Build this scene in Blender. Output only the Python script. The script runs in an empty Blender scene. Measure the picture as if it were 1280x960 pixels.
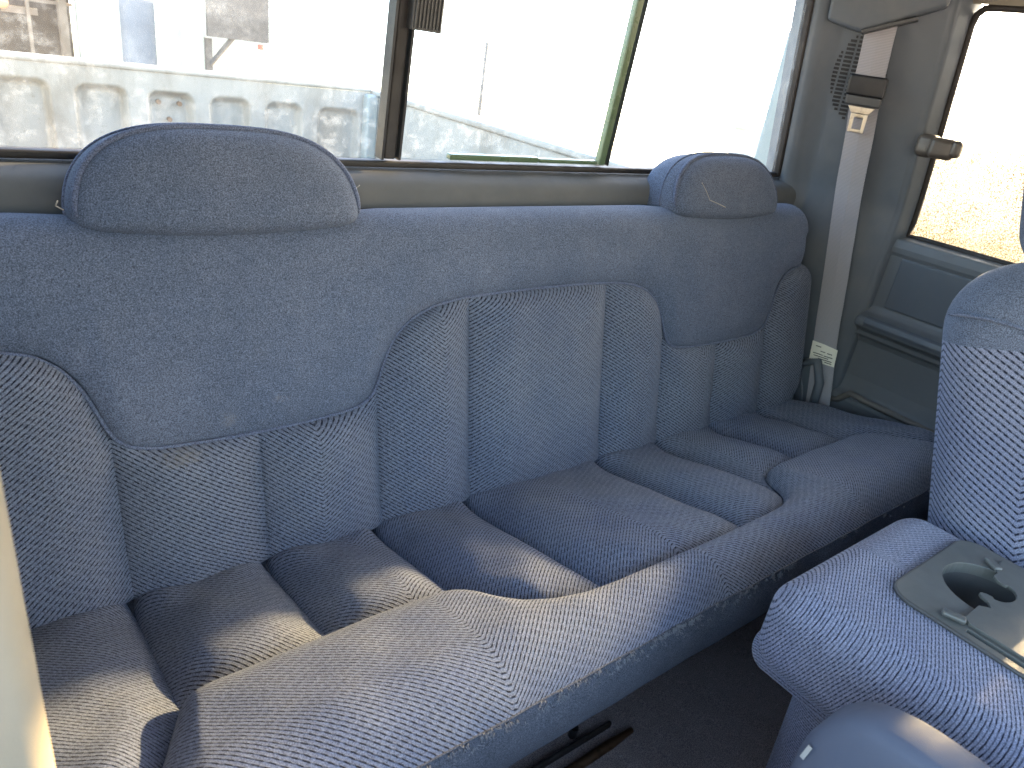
import bpy, bmesh, math, random
import numpy as np
from mathutils import Vector, Matrix
random.seed(4); rng = np.random.default_rng(4)
S = bpy.context.scene
COL = S.collection

# ------------------------------------------------------------------ camera, world, sun, exposure
# frame of reference: X along the bench (towards the driver side), Y to the rear of the truck, Z up;
# origin = crease between backrest and cushion at the middle of the bench
YAW, PITCH, ROLL, FPX = .7122, .4378, .1569, 902.03
CAM = np.array([-.6749, -.6834, .6071])
fw = np.array([math.sin(YAW)*math.cos(PITCH), math.cos(YAW)*math.cos(PITCH), -math.sin(PITCH)])
rt = np.array([math.cos(YAW), -math.sin(YAW), 0]); up = np.cross(rt, fw)
R_ = math.cos(ROLL)*rt + math.sin(ROLL)*up; U_ = math.cos(ROLL)*up - math.sin(ROLL)*rt
cd = bpy.data.cameras.new('camera'); cam = bpy.data.objects.new('camera', cd); COL.objects.link(cam)
M = Matrix.Identity(4)
for i in range(3):
    M[i][0] = R_[i]; M[i][1] = U_[i]; M[i][2] = -fw[i]; M[i][3] = CAM[i]
cam.matrix_world = M
cd.sensor_fit = 'HORIZONTAL'; cd.sensor_width = 36; cd.lens = FPX*36/1280
cd.clip_start = .02; cd.clip_end = 800
cd.dof.use_dof = True; cd.dof.focus_distance = 1.0; cd.dof.aperture_fstop = 12.0
S.camera = cam
S.render.resolution_x = 1024; S.render.resolution_y = 768

SUN_TO = Vector((1, .065, .30)).normalized()
# the truck stands tilted: towards the rear right the true horizon lies lower than the truck's own level
DOWN = Vector((.76, .65, 0)).normalized(); TILT = math.radians(8)
TM = Matrix.Rotation(TILT, 3, Vector((0, 0, 1)).cross(DOWN))      # true level -> truck level
sky_sun = TM.inverted() @ SUN_TO
SUN_EL = math.asin(sky_sun.z); SUN_ROT = math.atan2(sky_sun.x, sky_sun.y)
w = bpy.data.worlds.new('World'); S.world = w; w.use_nodes = True
wn = w.node_tree.nodes; wl = w.node_tree.links
sky = wn.new('ShaderNodeTexSky'); sky.sky_type = 'NISHITA'; sky.sun_disc = False
sky.sun_elevation = SUN_EL; sky.sun_rotation = SUN_ROT; sky.dust_density = 2.5
tcw = wn.new('ShaderNodeTexCoord'); rot_ = wn.new('ShaderNodeVectorRotate'); rot_.rotation_type = 'AXIS_ANGLE'
rot_.inputs['Axis'].default_value = Vector((0, 0, 1)).cross(DOWN); rot_.inputs['Angle'].default_value = -TILT
wl.new(tcw.outputs['Generated'], rot_.inputs['Vector']); wl.new(rot_.outputs[0], sky.inputs[0])
wl.new(sky.outputs[0], wn['Background'].inputs[0]); wn['Background'].inputs[1].default_value = .15
sd = bpy.data.lights.new('sun', 'SUN'); sd.energy = 3.4; sd.angle = math.radians(1.6); sd.color = (1, .74, .41)
so = bpy.data.objects.new('sun', sd); COL.objects.link(so)
so.rotation_euler = SUN_TO.to_track_quat('Z', 'Y').to_euler()
S.view_settings.view_transform = 'Standard'; S.view_settings.look = 'None'
S.view_settings.gamma = 1; S.view_settings.exposure = 3.85
S.cycles.use_denoising = True; S.cycles.denoising_prefilter = 'NONE'
S.cycles.max_bounces = 12; S.cycles.transparent_max_bounces = 16; S.cycles.diffuse_bounces = 6

# ------------------------------------------------------------------ materials
def newmat(name):
    m = bpy.data.materials.new(name); m.use_nodes = True
    return m, m.node_tree.nodes, m.node_tree.links, m.node_tree.nodes['Principled BSDF']
def mth(N, L, op, a, b=None, c=None):
    n = N.new('ShaderNodeMath'); n.operation = op
    for i, v in enumerate((a, b, c)):
        if v is None: continue
        if isinstance(v, (int, float)): n.inputs[i].default_value = v
        else: L.new(v, n.inputs[i])
    return n.outputs[0]
def noise(N, L, vec, scale, detail=3, rough=.55):
    n = N.new('ShaderNodeTexNoise'); n.inputs['Scale'].default_value = scale
    n.inputs['Detail'].default_value = detail; n.inputs['Roughness'].default_value = rough
    if vec is not None: L.new(vec, n.inputs['Vector'])
    return n.outputs['Fac']
def ramp(N, L, fac, lo, hi, vlo=0., vhi=1.):
    n = N.new('ShaderNodeMapRange'); n.clamp = True; n.interpolation_type = 'SMOOTHSTEP'
    L.new(fac, n.inputs[0])
    for i, v in enumerate((lo, hi, vlo, vhi)): n.inputs[i+1].default_value = v
    return n.outputs[0]
def mix(N, L, fac, a, b):
    n = N.new('ShaderNodeMix'); n.data_type = 'RGBA'
    if isinstance(fac, (int, float)): n.inputs[0].default_value = fac
    else: L.new(fac, n.inputs[0])
    for i, v in ((6, a), (7, b)):
        if isinstance(v, tuple): n.inputs[i].default_value = (*v, 1) if len(v) == 3 else v
        else: L.new(v, n.inputs[i])
    return n.outputs[2]
def geopos(N):
    return N.new('ShaderNodeNewGeometry').outputs['Position']
def bump(N, L, P, h, strength, dist):
    b = N.new('ShaderNodeBump'); b.inputs['Strength'].default_value = strength; b.inputs['Distance'].default_value = dist
    L.new(h, b.inputs['Height']); L.new(b.outputs[0], P.inputs['Normal'])

def velour(name, base, worn, dash=None, period=(.0072, .0051), sheen=.12, marks=()):
    m, N, L, P = newmat(name)
    pos = geopos(N)
    big = noise(N, L, pos, 5, 3, .5); mid = noise(N, L, pos, 55, 3, .6); fine = noise(N, L, pos, 760, 3, .8); vfine = noise(N, L, pos, 1700, 2)
    col = mix(N, L, ramp(N, L, mth(N, L, 'ADD', mth(N, L, 'MULTIPLY', big, .75), mth(N, L, 'MULTIPLY', mid, .25)), .30, .70), base, worn)
    g = mth(N, L, 'ADD', ramp(N, L, fine, .30, .72, .50 if dash else .35, 1.5 if dash else 1.7), mth(N, L, 'MULTIPLY', mth(N, L, 'SUBTRACT', vfine, .5), 1.3))
    vm = N.new('ShaderNodeVectorMath'); vm.operation = 'SCALE'; L.new(col, vm.inputs[0]); L.new(g, vm.inputs['Scale'])
    col = vm.outputs[0]
    h = mth(N, L, 'MULTIPLY', fine, .35)
    if dash:
        uv = N.new('ShaderNodeUVMap'); sep = N.new('ShaderNodeSeparateXYZ'); L.new(uv.outputs[0], sep.inputs[0])
        wob = mth(N, L, 'MULTIPLY', mth(N, L, 'SUBTRACT', noise(N, L, pos, 160, 2), .5), .0013)
        x = mth(N, L, 'DIVIDE', mth(N, L, 'ADD', sep.outputs[0], wob), period[0]); y = mth(N, L, 'DIVIDE', mth(N, L, 'ADD', sep.outputs[1], wob), period[1])
        row = mth(N, L, 'FLOOR', y); fy = mth(N, L, 'ABSOLUTE', mth(N, L, 'SUBTRACT', mth(N, L, 'FRACT', y), .5))
        wn_ = N.new('ShaderNodeTexWhiteNoise'); wn_.noise_dimensions = '1D'; L.new(row, wn_.inputs['W'])
        x2 = mth(N, L, 'ADD', x, mth(N, L, 'ADD', mth(N, L, 'MULTIPLY', row, .5), mth(N, L, 'MULTIPLY', wn_.outputs[0], .3)))
        fx = mth(N, L, 'ABSOLUTE', mth(N, L, 'SUBTRACT', mth(N, L, 'FRACT', x2), .5))
        mx = ramp(N, L, fx, .24, .37, 1, 0); my = ramp(N, L, fy, .10, .22, 1, 0)
        vary = ramp(N, L, noise(N, L, pos, 260, 2), .3, .6, .6, 1)
        dm = mth(N, L, 'MULTIPLY', mth(N, L, 'MULTIPLY', mx, my), vary)
        groove = ramp(N, L, fy, .04, .24, 1, 0)                       # the sunk rib between two rows
        col = mix(N, L, mth(N, L, 'MULTIPLY', groove, .48), col, dash)
        col = mix(N, L, mth(N, L, 'MULTIPLY', dm, .93), col, dash)
        h = mth(N, L, 'SUBTRACT', h, mth(N, L, 'ADD', mth(N, L, 'MULTIPLY', groove, .8), mth(N, L, 'MULTIPLY', dm, .6)))
    for (mp_, rad, mc, am) in marks:                                  # stains and lint rubbed into the pile
        d = N.new('ShaderNodeVectorMath'); d.operation = 'SUBTRACT'; L.new(pos, d.inputs[0]); d.inputs[1].default_value = mp_
        e = N.new('ShaderNodeVectorMath'); e.operation = 'DIVIDE'; L.new(d.outputs[0], e.inputs[0]); e.inputs[1].default_value = rad
        ln_ = N.new('ShaderNodeVectorMath'); ln_.operation = 'LENGTH'; L.new(e.outputs[0], ln_.inputs[0])
        q = mth(N, L, 'ADD', ln_.outputs['Value'], mth(N, L, 'MULTIPLY', mth(N, L, 'SUBTRACT', mid if rad[0] < .01 else noise(N, L, pos, 220, 3), .5), 1.6))
        col = mix(N, L, mth(N, L, 'MULTIPLY', ramp(N, L, q, .35, 1.05, 1, 0), am), col, mc)
    L.new(col, P.inputs['Base Color'])
    P.inputs['Roughness'].default_value = .95; P.inputs['Specular IOR Level'].default_value = .15
    P.inputs['Sheen Weight'].default_value = sheen; P.inputs['Sheen Roughness'].default_value = .45
    P.inputs['Sheen Tint'].default_value = (.7, .8, 1, 1)
    bump(N, L, P, h, .8, .0009)
    return m
def plastic(name, c, rough=.5, grain=.25, stain=.15, scale=1400, dust=(.155, .148, .14)):
    m, N, L, P = newmat(name)
    pos = geopos(N)
    st = ramp(N, L, noise(N, L, pos, 9, 5, .65), .42, .75)
    L.new(mix(N, L, mth(N, L, 'MULTIPLY', st, stain), c, dust), P.inputs['Base Color'])
    L.new(ramp(N, L, noise(N, L, pos, 30, 4), .3, .7, rough-.08, rough+.12), P.inputs['Roughness'])
    bump(N, L, P, noise(N, L, pos, scale, 2), grain, .0005)
    return m
def metal(name, c, rough=.3):
    m, N, L, P = newmat(name); P.inputs['Metallic'].default_value = 1
    pos = geopos(N)
    L.new(mix(N, L, ramp(N, L, noise(N, L, pos, 60, 4), .45, .7), c, tuple(x*.55 for x in c)), P.inputs['Base Color'])
    P.inputs['Roughness'].default_value = rough
    return m
def paint(name, c, dirt, amount=.5, rough=.55, scale=6, stretch=(1, 1, .35)):
    m, N, L, P = newmat(name)
    mp = N.new('ShaderNodeMapping'); mp.inputs['Scale'].default_value = stretch; L.new(geopos(N), mp.inputs[0])
    a = ramp(N, L, noise(N, L, mp.outputs[0], scale, 6, .7), .42, .72)
    b = ramp(N, L, noise(N, L, geopos(N), scale*9, 5, .7), .58, .72)
    f = mth(N, L, 'MULTIPLY', mth(N, L, 'MAXIMUM', a, b), amount)
    L.new(mix(N, L, f, c, dirt), P.inputs['Base Color']); P.inputs['Roughness'].default_value = rough
    bump(N, L, P, noise(N, L, geopos(N), 120, 3), .15, .001)
    return m
def glass(name, tint, film, lo, hi, dirt=(.9, .8, .55), fine=420, zfade=None, bare=.03, cloud=.35):
    """window pane: clear, a thin reflection, and a film of dust that scatters light through it"""
    m, N, L, P = newmat(name); N.remove(P)
    pos = geopos(N)
    out = N['Material Output']
    tr = N.new('ShaderNodeBsdfTransparent'); tr.inputs[0].default_value = (*tint, 1)
    tl = N.new('ShaderNodeBsdfTranslucent'); tl.inputs[0].default_value = (*dirt, 1)
    df = N.new('ShaderNodeBsdfDiffuse'); df.inputs[0].default_value = (*[x*.5 for x in dirt], 1)
    gl = N.new('ShaderNodeBsdfGlossy'); gl.inputs['Roughness'].default_value = .02
    sp = ramp(N, L, noise(N, L, pos, fine, 3, .7), lo, hi, bare, film)
    cl = ramp(N, L, noise(N, L, pos, 9, 4, .6), .35, .65, cloud, 1)
    f = mth(N, L, 'MULTIPLY', sp, cl)
    if zfade:
        sz = N.new('ShaderNodeSeparateXYZ'); L.new(pos, sz.inputs[0])
        f = mth(N, L, 'MULTIPLY', f, ramp(N, L, sz.outputs[2], zfade[0], zfade[1], 1, .22))
    md = N.new('ShaderNodeMixShader'); md.inputs[0].default_value = .15; L.new(tl.outputs[0], md.inputs[1]); L.new(df.outputs[0], md.inputs[2])
    m1 = N.new('ShaderNodeMixShader'); L.new(f, m1.inputs[0]); L.new(tr.outputs[0], m1.inputs[1]); L.new(md.outputs[0], m1.inputs[2])
    fr = N.new('ShaderNodeFresnel'); fr.inputs[0].default_value = 1.35
    m2 = N.new('ShaderNodeMixShader'); L.new(fr.outputs[0], m2.inputs[0]); L.new(m1.outputs[0], m2.inputs[1]); L.new(gl.outputs[0], m2.inputs[2])
    L.new(m2.outputs[0], out.inputs[0])
    return m
def plain(name, c, rough=.8, var=.25, scale=40):
    m, N, L, P = newmat(name)
    L.new(mix(N, L, noise(N, L, geopos(N), scale, 4), tuple(x*(1-var) for x in c), tuple(min(1, x*(1+var)) for x in c)), P.inputs['Base Color'])
    P.inputs['Roughness'].default_value = rough
    return m
MT = {}
MT['velour'] = velour('blue_velour', (.078, .095, .134), (.112, .126, .165), marks=[((-.398, .045, .207), (.018, .02, .007), (.2, .19, .2), .5), ((-.456, .04, .19), (.010, .02, .012), (.17, .165, .17), .35), ((.2, .05, .25), (.02, .02, .006), (.2, .2, .2), .2)])
MT['pattern'] = velour('dashed_velour', (.112, .130, .178), (.158, .170, .204), dash=(.004, .005, .010), marks=[((-.511, -.218, .077), (.004, .003, .003), (.008, .007, .007), 1.), ((-.51, .03, .16), (.03, .03, .01), (.17, .15, .12), .4)])
MT['pattern_big'] = velour('dashed_velour_front', (.165, .178, .25), (.22, .225, .275), dash=(.008, .009, .020), period=(.0056, .0033))
MT['pattern_seat'] = velour('dashed_velour_seat', (.145, .16, .235), (.195, .205, .265), dash=(.005, .006, .015), period=(.0066, .0080))
MT['pattern_cushion'] = velour('dashed_velour_cushion', (.114, .136, .200), (.168, .184, .220), dash=(.006, .007, .011), marks=[((-.511, -.218, .077), (.004, .003, .003), (.008, .007, .007), 1.)])
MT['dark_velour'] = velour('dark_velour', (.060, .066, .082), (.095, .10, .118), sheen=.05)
MT['piping'] = velour('piping_velour', (.085, .10, .15), (.11, .125, .17))
MT['trim'] = plastic('grey_trim', (.076, .087, .100), .48, stain=.22)
MT['wall_trim'] = plastic('dusty_wall_trim', (.105, .105, .105), .8, stain=.35)
MT['lip'] = plastic('dusty_lip', (.11, .10, .088), .6)
MT['latch'] = plastic('brown_latch', (.06, .048, .038), .4)
m, N, L, P = newmat('pale_fading_slope'); sz_ = N.new('ShaderNodeSeparateXYZ'); L.new(geopos(N), sz_.inputs[0])
L.new(mix(N, L, ramp(N, L, mth(N, L, 'ADD', sz_.outputs[0], mth(N, L, 'MULTIPLY', noise(N, L, geopos(N), .5, 4), 6)), 27, 44), (.20, .155, .085), (.62, .58, .47)), P.inputs['Base Color'])  # paler with distance: a fade into the bright sky put into the colour
P.inputs['Roughness'].default_value = .95; MT['added_hill'] = m
_p = MT['wall_trim'].node_tree.nodes['Principled BSDF']; _p.inputs['Specular IOR Level'].default_value = .1
MT['side_trim'] = plastic('side_wall_trim', (.105, .112, .118), .5)
MT['trim_dark'] = plastic('dark_trim', (.045, .045, .045), .45)
MT['trim_sun_tinted'] = plastic('sun_tinted_pillar', (.23, .20, .15), .55, stain=.3)  # grey trim with warm sunlight put into its colour
MT['lid'] = plastic('tray_plastic', (.074, .077, .072), .42, grain=.18, stain=.25)
MT['shield'] = plastic('shield_plastic', (.080, .090, .122), .72, stain=.12)
MT['shield'].node_tree.nodes['Principled BSDF'].inputs['Specular IOR Level'].default_value = .2
MT['rubber'] = plastic('black_rubber', (.007, .007, .008), .4)
MT['brown_rubber'] = plastic('weathered_rubber', (.016, .012, .010), .6, stain=.12)
MT['strap'] = None
MT['carpet'] = velour('dark_carpet', (.19, .155, .145), (.25, .21, .20), sheen=0)
MT['chrome'] = metal('worn_steel', (.72, .68, .6), .28)
MT['rust'] = metal('rusty_steel', (.24, .15, .09), .5)
MT['bed'] = paint('white_bed_paint', (.25, .24, .21), (.11, .09, .06), .65)
MT['green'] = plastic('green_glass_edge', (.075, .12, .06), .3, grain=0, stain=.1)
MT['rear_glass'] = glass('rear_glass', (.95, .97, .96), .20, .45, .75, dirt=(.95, .93, .85), fine=60, bare=.07)
MT['side_glass'] = glass('dirty_side_glass', (.98, .95, .84), 1.0, .43, .57, dirt=(.026, .0195, .009), fine=420, zfade=(.52, .80), bare=.42, cloud=.9)
MT['door_glass'] = glass('sun_dimming_door_glass', (.98, .95, .86), .98, .35, .65, dirt=(.05, .038, .02), fine=200, bare=.93, cloud=.9)  # unseen pane, film thickened to dim the sun on armrest and shield
MT['left_glass'] = glass('dimming_passenger_glass', (.9, .93, .95), .80, .3, .6, dirt=(.10, .10, .10), fine=90, bare=.66, cloud=.85)  # unseen pane, film added to cut light from the passenger side
MT['ground'] = plain('gravel_ground', (.50, .47, .42), .95, .3, 3)
MT['metal_white'] = paint('pale_siding', (.22, .25, .235), (.14, .14, .13), .4, scale=3)
MT['dark_brown'] = plain('dark_opening', (.035, .022, .011), .9, .5, 8)
MT['bluegrey'] = plain('blue_grey_door', (.10, .12, .15), .7, .3, 6)
MT['board'] = plain('dark_board', (.05, .047, .044), .8, .6, 25)
MT['wood'] = plain('weathered_wood', (.16, .13, .10), .9, .3, 6)
MT['orange'] = plain('orange_cap', (.45, .20, .10), .5)
MT['thread'] = plain('frayed_thread', (.14, .145, .16), .9)
MT['pale_thread'] = plain('pale_thread', (.32, .29, .25), .9)
MT['lint'] = plain('white_lint', (.30, .29, .27), .9)
MT['paper'] = plain('label_paper', (.72, .68, .55), .8, .1)
MT['ink'] = plain('label_ink', (.10, .09, .08), .8)
MT['headliner'] = plain('grey_headliner', (.30, .30, .29), .95, .1)
MT['red'] = plain('red_lens', (.5, .05, .03), .4)
m, N, L, P = newmat('belt_webbing')
wv = N.new('ShaderNodeTexWave'); wv.wave_type = 'BANDS'; wv.bands_direction = 'Z'; wv.inputs['Scale'].default_value = 130; wv.inputs['Distortion'].default_value = .5
L.new(geopos(N), wv.inputs[0])
L.new(mix(N, L, wv.outputs['Fac'], (.20, .19, .20), (.29, .275, .285)), P.inputs['Base Color'])
P.inputs['Roughness'].default_value = .55; P.inputs['Sheen Weight'].default_value = .3
bump(N, L, P, wv.outputs['Fac'], .4, .0006); MT['strap'] = m

# ------------------------------------------------------------------ builders
def root(name, loc, label, cat, group=None):
    o = bpy.data.objects.new(name, None); COL.objects.link(o); o.location = loc
    o.empty_display_size = .1
    o['label'] = label; o['category'] = cat
    if group: o['group'] = group
    return o
def base_of(o):
    while o.parent: o = o.parent
    return np.array(o.location)
def mesh(name, V, F, mat, parent=None, smooth=True, uv=None, label=None):
    """V in world coordinates; every part keeps the origin of its thing"""
    V = np.asarray(V, float)
    if parent is not None: V = V - base_of(parent)
    me = bpy.data.meshes.new(name); me.from_pydata(V.tolist(), [], [list(map(int, f)) for f in F]); me.update()
    me.polygons.foreach_set('use_smooth', [smooth]*len(me.polygons))
    if uv is not None:
        lay = me.uv_layers.new(name='UVMap'); idx = np.zeros(len(me.loops), int); me.loops.foreach_get('vertex_index', idx)
        lay.data.foreach_set('uv', np.asarray(uv, float)[idx].ravel())
    me.materials.append(MT[mat] if isinstance(mat, str) else mat)
    o = bpy.data.objects.new(name, me); COL.objects.link(o)
    if parent is not None: o.parent = parent
    if label: o['label'] = label
    return o
def tag(o, label, cat, group=None, kind=None):
    if label: o['label'] = label
    if cat: o['category'] = cat
    if group: o['group'] = group
    if kind: o['kind'] = kind
    return o
class MB:
    """collects simple shapes into one mesh"""
    def __init__(s): s.V = []; s.F = []; s.n = 0
    def add(s, V, F):
        V = np.asarray(V, float); s.V.append(V); s.F += [[i+s.n for i in f] for f in F]; s.n += len(V); return s
    def box(s, lo, hi):
        (a, b, c), (d, e, f) = lo, hi
        return s.add([(a, b, c), (d, b, c), (d, e, c), (a, e, c), (a, b, f), (d, b, f), (d, e, f), (a, e, f)],
                     [(0, 3, 2, 1), (4, 5, 6, 7), (0, 1, 5, 4), (1, 2, 6, 5), (2, 3, 7, 6), (3, 0, 4, 7)])
    def rbox(s, *a, **k):
        V, F, _ = rbox(*a, **k); return s.add(V, F)
    def tube(s, P, r, n=8, closed=False):
        V, F = tube(P, r, n, closed); return s.add(V, F)
    def hexa(s, B, T):
        """two matching quads"""
        return s.add(list(B)+list(T), [(3, 2, 1, 0), (4, 5, 6, 7), (0, 1, 5, 4), (1, 2, 6, 5), (2, 3, 7, 6), (3, 0, 4, 7)])
    def make(s, name, mat, parent=None, smooth=False, label=None, bevel=0):
        o = mesh(name, np.concatenate(s.V), s.F, mat, parent, smooth, label=label)
        if bevel:
            b = o.modifiers.new('bevel', 'BEVEL'); b.width = bevel; b.segments = 3; b.limit_method = 'ANGLE'
            o.data.polygons.foreach_set('use_smooth', [True]*len(o.data.polygons))
            wn2 = o.modifiers.new('normals', 'WEIGHTED_NORMAL')
        return o
def tube(P, r, n=8, closed=False):
    P = np.asarray(P, float); m = len(P)
    if closed: T = np.roll(P, -1, 0)-np.roll(P, 1, 0)
    else: T = np.gradient(P, axis=0)
    T /= np.linalg.norm(T, axis=1)[:, None]+1e-12
    a = np.array([0, 0, 1.]) if abs(T[0][2]) < .9 else np.array([1., 0, 0])
    V = []; N0 = a-(a@T[0])*T[0]; N0 /= np.linalg.norm(N0)
    rr = np.broadcast_to(r, (m,))
    for i in range(m):
        N0 = N0-(N0@T[i])*T[i]; N0 /= np.linalg.norm(N0); B = np.cross(T[i], N0)
        for k in range(n):
            q = 2*math.pi*k/n; V.append(P[i]+rr[i]*(math.cos(q)*N0+math.sin(q)*B))
    F = []
    for i in range(m if closed else m-1):
        j = (i+1) % m
        for k in range(n): F.append((i*n+k, i*n+(k+1) % n, j*n+(k+1) % n, j*n+k))
    if not closed: F += [tuple(range(n))[::-1], tuple((m-1)*n+k for k in range(n))]
    return np.array(V), F
def rbox(size, r, res=.02, xf=None, bulge=0.):
    """rounded box about its centre; xf maps local points to the world. returns V, F, local points"""
    h = np.array(size)/2; r = min(r, min(h)*.999)
    ax = []
    for k in range(3):
        n = max(2, int((2*(h[k]-r))/res)); c = np.linspace(-(h[k]-r), h[k]-r, n+1)
        e = r*np.tan(np.linspace(0, math.pi/4, 6))[1:]
        ax.append(np.concatenate([-(h[k]-r)-e[::-1], c, (h[k]-r)+e]))
    V = []; F = []; idx = {}
    def vid(p):
        key = tuple(np.round(p, 6))
        if key not in idx:
            idx[key] = len(V); inner = np.clip(p, -(h-r), h-r); d = p-inner; l = np.linalg.norm(d)
            V.append(inner+d/l*r if l > 1e-9 else p)
        return idx[key]
    for k in range(3):
        a, b = (k+1) % 3, (k+2) % 3
        for sgn in (-1, 1):
            for i in range(len(ax[a])-1):
                for j in range(len(ax[b])-1):
                    q = []
                    for (ii, jj) in ((i, j), (i+1, j), (i+1, j+1), (i, j+1)):
                        p = np.zeros(3); p[k] = sgn*h[k]; p[a] = ax[a][ii]; p[b] = ax[b][jj]; q.append(vid(p))
                    F.append(q if sgn > 0 else q[::-1])
    V = np.array(V); Lc = V.copy()
    if bulge:
        f = np.ones(len(V))
        for k in range(2): f *= np.clip(1-(np.abs(V[:, k])/h[k])**2.2, 0, 1)
        V[:, 2] += np.sign(V[:, 2])*bulge*f
    if xf is not None: V = np.array([xf(v) for v in V])
    return V, F, Lc
def extrude(poly, axis, a, b):
    """prism of a 2-D polygon; axis 0/1/2 is the extrusion axis, poly gives the other two in cyclic order"""
    n = len(poly); V = []
    for t in (a, b):
        for p in poly:
            q = [0, 0, 0]; q[axis] = t; q[(axis+1) % 3] = p[0]; q[(axis+2) % 3] = p[1]; V.append(q)
    return V, [tuple(range(n))[::-1], tuple(range(n, 2*n))]+[(i, (i+1) % n, n+(i+1) % n, n+i) for i in range(n)]
def interp(x, pts):
    pts = np.asarray(pts, float); return np.interp(x, pts[:, 0], pts[:, 1])
def smooth1(y, k):
    ker = np.hanning(2*k+3)[1:-1]; ker /= ker.sum(); return np.convolve(np.pad(y, k, mode='edge'), ker, 'valid')
def para(d, r):
    x = np.clip(d/r, 0, 1); return .82*(1-(1-x)**2)+.18*np.sqrt(np.clip(1-(1-x)**2, 0, 1))
def puff(d, r):
    x = np.clip(d/r, 0, 1); return np.sqrt(np.clip(1-(1-x)**2, 0, 1))

# ------------------------------------------------------------------ the yard outside (structure)
def gz(x, y):
    d = x*DOWN.x+y*DOWN.y; return -1.02-math.tan(TILT)*(max(0, d-3)-max(0, -d-4))
def ground_sheet():
    n = 60; xs = np.sign(np.linspace(-1, 1, n))*np.abs(np.linspace(-1, 1, n))**3*500
    V = [(x, y, gz(x, y)+.03*math.sin(x*.7)*math.cos(y*.5)) for y in xs for x in xs]
    F = [(j*n+i, j*n+i+1, (j+1)*n+i+1, (j+1)*n+i) for j in range(n-1) for i in range(n-1)]
    tag(mesh('ground', V, F, 'ground'), None, None, kind='structure')

ground_sheet()
def added_hillside():  # added slope, tones down the bright view through the quarter pane
    ny, nx = 70, 24; V = []
    for j in range(ny):
        y = -75+112*j/(ny-1)
        for i in range(nx):
            x = 24+40*i/(nx-1); up_ = math.sin(min(1, i/14)*math.pi/2)
            end = min(1, max(0, (34-y)/14))**.7
            k = up_*end; V.append((x, y, (gz(x, y)-.3)*(1-k)+k*(-1.3+.2*math.sin(y*.31)+.12*math.sin(y*.83+x)+.1*math.sin(y*2.1))))
    F = [(j*nx+i, j*nx+i+1, (j+1)*nx+i+1, (j+1)*nx+i) for j in range(ny-1) for i in range(nx-1)]
    tag(mesh('added_hillside', V, F, 'added_hill'), None, None, kind='structure')
added_hillside()

# ------------------------------------------------------------------ pickup cab and bed (one thing)
truck = root('pickup_truck', (0, .3, -.33), 'white pickup truck with grey cab trim, dusty windows and a dented open cargo bed', 'pickup truck')
# rear window: plane leans forward, bottom edge y=.20 z=.438
W0, WZ, WLEAN = .20, .438, .0718
def wpt(x, h, off=0.):     # x along the window, h up along the glass, off towards the cab
    return np.array([x, W0-h*math.sin(WLEAN)-off*math.cos(WLEAN), WZ+h*math.cos(WLEAN)-off*math.sin(WLEAN)])
def wedge(h): return .711-.277*h        # half width of the opening (it narrows upwards)
def wbar(m, p, q, wd, d0, d1, up_=True):
    """flat bar on the window plane between (x,h) points p and q"""
    p = np.array(p); q = np.array(q); t = (q-p)/np.linalg.norm(q-p); s = np.array([-t[1], t[0]])*wd/2
    c = [p-s, q-s, q+s, p+s]
    m.hexa([wpt(*k, d1) for k in c][::-1], [wpt(*k, d0) for k in c][::-1]); return m
HT = .40
fr = MB()
wbar(fr, (-.72, .0015), (.72, .0015), .009, -.004, .010)
wbar(fr, (-.60, HT), (.60, HT), .03, -.004, .012)
for s in (-1, 1): wbar(fr, (s*wedge(0), .0), (s*wedge(HT), HT), .016, -.006, .013)
wframe = fr.make('rear_window_frame', 'brown_rubber', truck, bevel=.003)
sl = MB()
wbar(sl, (-.196, .010), (-.196, HT-.015), .017, -.003, .016)
sl.make('divider_bar', 'brown_rubber', wframe, bevel=.003, label='dark divider bar of the sliding rear window')
sl = MB(); wbar(sl, (-.2085, .010), (-.2085, HT-.015), .0035, .0, .019); wbar(sl, (-.1835, .010), (-.1835, HT-.015), .0035, .0, .019)
sl.make('divider_lip', 'rubber', wframe)
sl = MB(); wbar(sl, (.197, .010), (.197, HT-.015), .013, -.003, .010)
sl.make('divider_bar', 'green', wframe, bevel=.002, label='green edged divider of the sliding rear window')
sl = MB(); wbar(sl, (.2085, .010), (.2085, HT-.015), .0022, .004, .012); sl.make('divider_lip', 'rubber', wframe)
sl = MB()
wbar(sl, (-.10, .0145), (.06, .0145), .008, .0, .012); wbar(sl, (.062, .0135), (.185, .0135), .006, .0, .011)
sl.make('slide_track', 'green', wframe, bevel=.002)
def pane(name, pts, off, mat='rear_glass'):
    P = [wpt(*p, off) for p in pts]; return mesh(name, P, [tuple(range(len(P)))], mat, wframe, smooth=False)
pane('pane', [(-wedge(0), .008), (-.203, .008), (-.203, HT-.01), (-wedge(HT), HT-.01)], .002)
pane('pane', [(-.19, .010), (.192, .010), (.192, HT-.01), (-.19, HT-.01)], .006)
pane('pane', [(.203, .008), (wedge(0), .008), (wedge(HT), HT-.01), (.203, HT-.01)], .002)
lt = MB(); wbar(lt, (-.172, .168), (-.172, .33), .042, .008, .030)
for k in range(8): wbar(lt, (-.1895+k*.005, .171), (-.1895+k*.005, .33), .002, .030, .0325)
lt.make('slider_latch', 'trim_dark', wframe, bevel=.002)

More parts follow.
